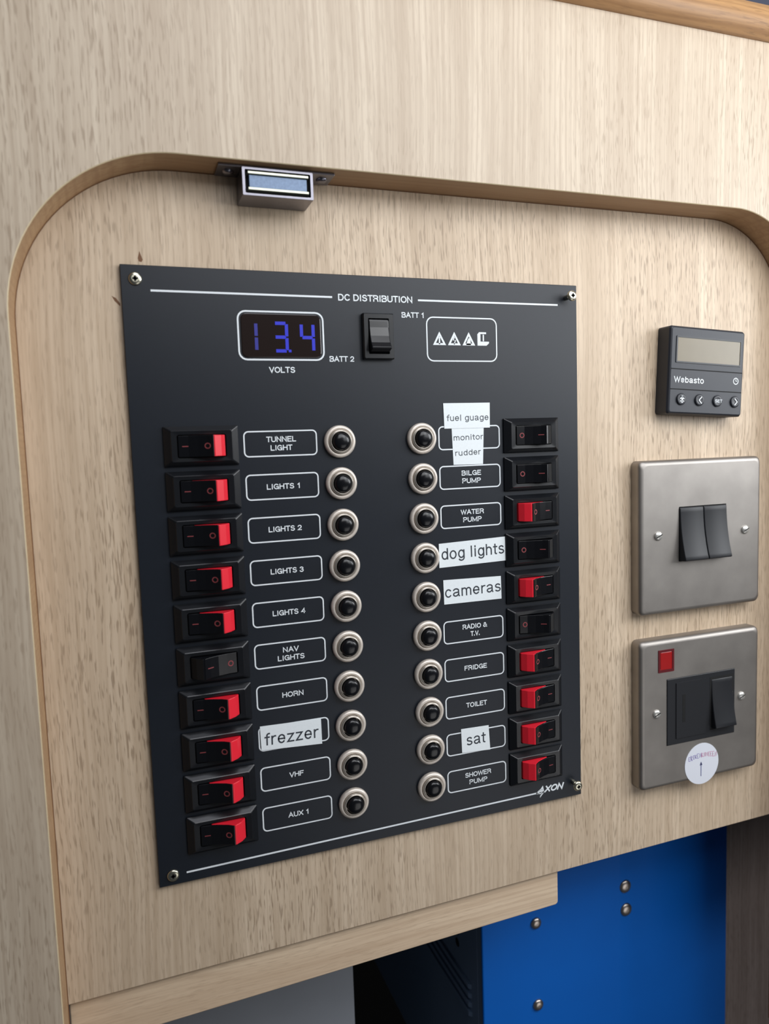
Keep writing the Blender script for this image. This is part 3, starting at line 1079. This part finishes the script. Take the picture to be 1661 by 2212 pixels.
def steel_plate(parent, cx, cz, w, h, hx, hz, hw, hh, extra=None):
    b = MB()
    R = 3.2
    rings = [rrect(cx, cz, w, h, R, YB), rrect(cx, cz, w, h, R, YS + 2.6)]
    for a in (22, 45, 67, 90):
        a = math.radians(a)
        d = 2.6 * (1 - math.cos(a))
        rings.append(rrect(cx, cz, w - 2 * d, h - 2 * d, R, YS + 2.6 - 2.6 * math.sin(a)))
    b.loft(rings, smooth=True)
    last = rings[-1]
    # flat face with the window left open
    hole = rrect(hx, hz, hw, hh, 0.3, YS)
    b.loft([last, hole])
    b.loft([hole, rrect(hx, hz, hw, hh, 0.3, YS + 2.5)])
    o = b.build('cover_plate', M_STEEL, parent, (cx, 0, cz), fix=True)
    return o


def dome_screw(parent, x, z):
    b = MB()
    b.lathe([(2.6, YS), (2.6, YS - 0.3), (2.2, YS - 0.9), (1.3, YS - 1.2), (0.4, YS - 1.3)], x, z, 24)
    a = math.radians(25)
    dx, dz = math.cos(a) * 2.1, math.sin(a) * 2.1
    b.stroke([(x - dx, z - dz), (x + dx, z + dz)], 0.55, YS - 1.32, 1)
    b.build('screw', [M_SCREW, M_DEEP], parent, (x, YS, z), fix=False)


def wall_rocker(b, x0, x1, zt, zb, depth):
    """concave rocker pressed in at the top and standing out at the bottom"""
    L = zt - zb
    front = [(YS - 0.1, zt), (YS - 0.5, zt - 0.25), (YS - 0.8, zt - 0.8)]
    for i in range(1, 15):
        u = i / 14.0
        front.append((YS - 0.8 - (depth - 0.8) * (0.12 * u + 0.88 * u * u), zt - 0.8 - (L - 1.8) * u))
    front += [(YS - depth + 0.15, zb + 0.55), (YS - depth + 0.7, zb + 0.3), (YS + 2, zb)]
    m_ = len(front)
    r = 0.45
    cols = [(x0, 0.5), (x0 + 0.15, 0.15), (x0 + r, 0.0), (x1 - r, 0.0), (x1 - 0.15, 0.15), (x1, 0.5)]
    vs = [(x, y + dy, z) for x, dy in cols for y, z in front]
    fs_ = [(c * m_ + i, c * m_ + i + 1, (c + 1) * m_ + i + 1, (c + 1) * m_ + i) for c in range(len(cols) - 1) for i in range(m_ - 1)]
    b.add(vs, fs_, 0, True)
    for x in (x0, x1):
        dy = 0.5
        side = [(x, y + dy, z) for y, z in front] + [(x, YS + 2.5, zt)]
        b.add(side, [tuple(range(len(side)))])


ls = empty('light_switch', 303, YB, -179, 'brushed steel double light switch above the fused spur plate', 'light switch')
steel_plate(ls, 303.2, -136.0, 86, 86, 303.3, -134.7, 33.6, 30.8)
dome_screw(ls, 272.3, -134.6)
dome_screw(ls, 334.0, -135.3)
b = MB()
b.box(286, 320.5, YS + 2.4, YS + 3, -150.5, -119)
b.build('switch_backing', M_DEEP, ls, (303, YS, -135))
for x0 in (286.8, 303.5):
    b = MB()
    zt, zb, zc = -119.7, -149.7, -134.7
    wall_rocker(b, x0, x0 + 16.3, zt, zb, 5.3)
    b.build('rocker', M_BLACK2, ls, (x0, YS, zc))

fs = empty('fused_spur', 303, YB, -280, 'brushed steel fused spur plate with red neon and black switch, below the light switch', 'power switch')
steel_plate(fs, 303.2, -236.9, 86, 86.4, 302.8, -236.3, 49.2, 39.0)
dome_screw(fs, 271.2, -235.9)
dome_screw(fs, 332.5, -234.4)
b = MB()
b.box(277.6, 328, YS + 2.2, YS + 3, -257, -216)
b.build('module_backing', M_DEEP, fs, (303, YS, -236))
b = MB()
b.loft([rrect(302.8, -236.3, 49.0, 38.8, 0.3, YS + 2), rrect(302.8, -236.3, 49.0, 38.8, 0.3, YS - 0.2), rrect(302.8, -236.3, 48.4, 38.2, 0.3, YS - 0.45)], True, True)
b.build('module', M_BLACK2, fs, (303, YS, -236))
b = MB()
b.loft([rrect(295.0, -236.0, 21.6, 33.0, 0.4, YS - 0.3), rrect(295.0, -236.0, 21.2, 32.6, 0.4, YS - 0.9)], True, True)
b.build('fuse_carrier', M_BLACK2, fs, (295, YS, -236))
b = MB()
b.box(288.7, 290.8, YS - 0.97, YS - 0.5, -243.2, -227.0)
b.build('fuse_slot', M_DEEP, fs, (289.7, YS, -235))
b = MB()
b.box(308.8, 326.2, YS - 0.55, YS - 0.3, -251.3, -219.8)
b.build('rocker_surround', M_DEEP, fs, (317.5, YS, -236))
b = MB()
zt, zb, zc = -221.0, -250.0, -235.5
wall_rocker(b, 309.8, 325.3, zt, zb, 4.4)
b.build('rocker', M_BLACK2, fs, (317, YS, zc))
b = MB()
b.loft([rrect(277.8, -205.9, 10.9, 13.0, 0.4, YS + 0.3), rrect(277.8, -205.9, 10.9, 13.0, 0.4, YS - 0.3), rrect(277.8, -205.9, 8.4, 10.4, 0.4, YS - 0.3), rrect(277.8, -205.9, 8.2, 10.2, 0.4, YS - 0.1)])
nf = b.build('neon_frame', M_NEON2, fs, (277.8, YS, -206))
b = MB()
b.loft([rrect(277.8, -205.9, 8.3, 10.3, 0.4, YS - 0.05), rrect(277.8, -205.9, 7.6, 9.6, 0.8, YS - 0.25)], True, True)
tag(b.build('neon_lens', M_NEON, nf, (277.8, YS, -206)), 'red indicator window')

# round sticker overlapping the lower edge
b = MB()
cx, cz, r = 303.4, -270.6, 12.3
n = 48
b.loft([[(cx + r * math.cos(2 * math.pi * i / n), y, cz + r * math.sin(2 * math.pi * i / n)) for i in range(n)] for y in (YS - 0.04, YS - 0.2)], True, True)
stk = b.build('round_sticker', M_STICK, None, (cx, YS, cz - r))
tag(stk, 'round white sticker with faded purple writing, on the lower edge of the fused spur', 'sticker')
y = YS - 0.26
rng = random.Random(3)
for part, (a, bb), mt in ((0, (-9.5, -0.5), M_PEN), (1, (-0.2, 9.8), M_PEN2)):
    b = MB()
    x = a
    while x < bb:
        zc = cz + 5.2 - 0.012 * x * x
        hh = rng.uniform(1.0, 1.6)
        w = rng.uniform(1.1, 1.6)
        k = rng.randrange(3)
        if k == 0:
            b.stroke([(cx + x, zc - hh), (cx + x + 0.1, zc + hh), (cx + x + w * 0.8, zc - hh), (cx + x + w * .8, zc + hh)], 0.38, y)
        elif k == 1:
            b.stroke([(cx + x + w * .8, zc + hh), (cx + x, zc + hh), (cx + x, zc), (cx + x + w * .7, zc), (cx + x, zc - 0.01), (cx + x, zc - hh), (cx + x + w * .8, zc - hh)], 0.38, y)
        else:
            b.stroke([(cx + x, zc - hh), (cx + x, zc + hh), (cx + x + w * .7, zc + hh * .5), (cx + x, zc), (cx + x + w * .8, zc - hh)], 0.38, y)
        x += w + 0.25
    b.build('handwriting', mt, stk, (cx, YS, cz), fix=False)
b = MB()
b.stroke([(cx - 0.6, cz - 7.5), (cx - 0.6, cz + 0.5)], 0.55, y)
b.add([(cx - 1.6, y, cz - 0.9), (cx + 0.4, y, cz - 0.9), (cx - 0.6, y, cz + 1.4)], [(0, 1, 2)])
b.build('arrow', M_PEN3, stk, (cx, YS, cz), fix=False)

# small brown blemishes in the board beside the black panel
for pts in ([(8.4, 6.2), (8.9, 4.6), (9.6, 2.6), (9.0, 1.6), (7.9, 1.9), (7.6, 3.2)], [(-3.9, -12.9), (-2.2, -13.8), (-0.6, -16.0), (-0.7, -17.2), (-2.8, -15.0)]):
    b = MB()
    b.add([(x, YB - 0.03, z) for x, z in pts], [tuple(range(len(pts)))])
    o = b.build('trim_5', M_STAIN, fix=False)
    tag(o, kind='structure')
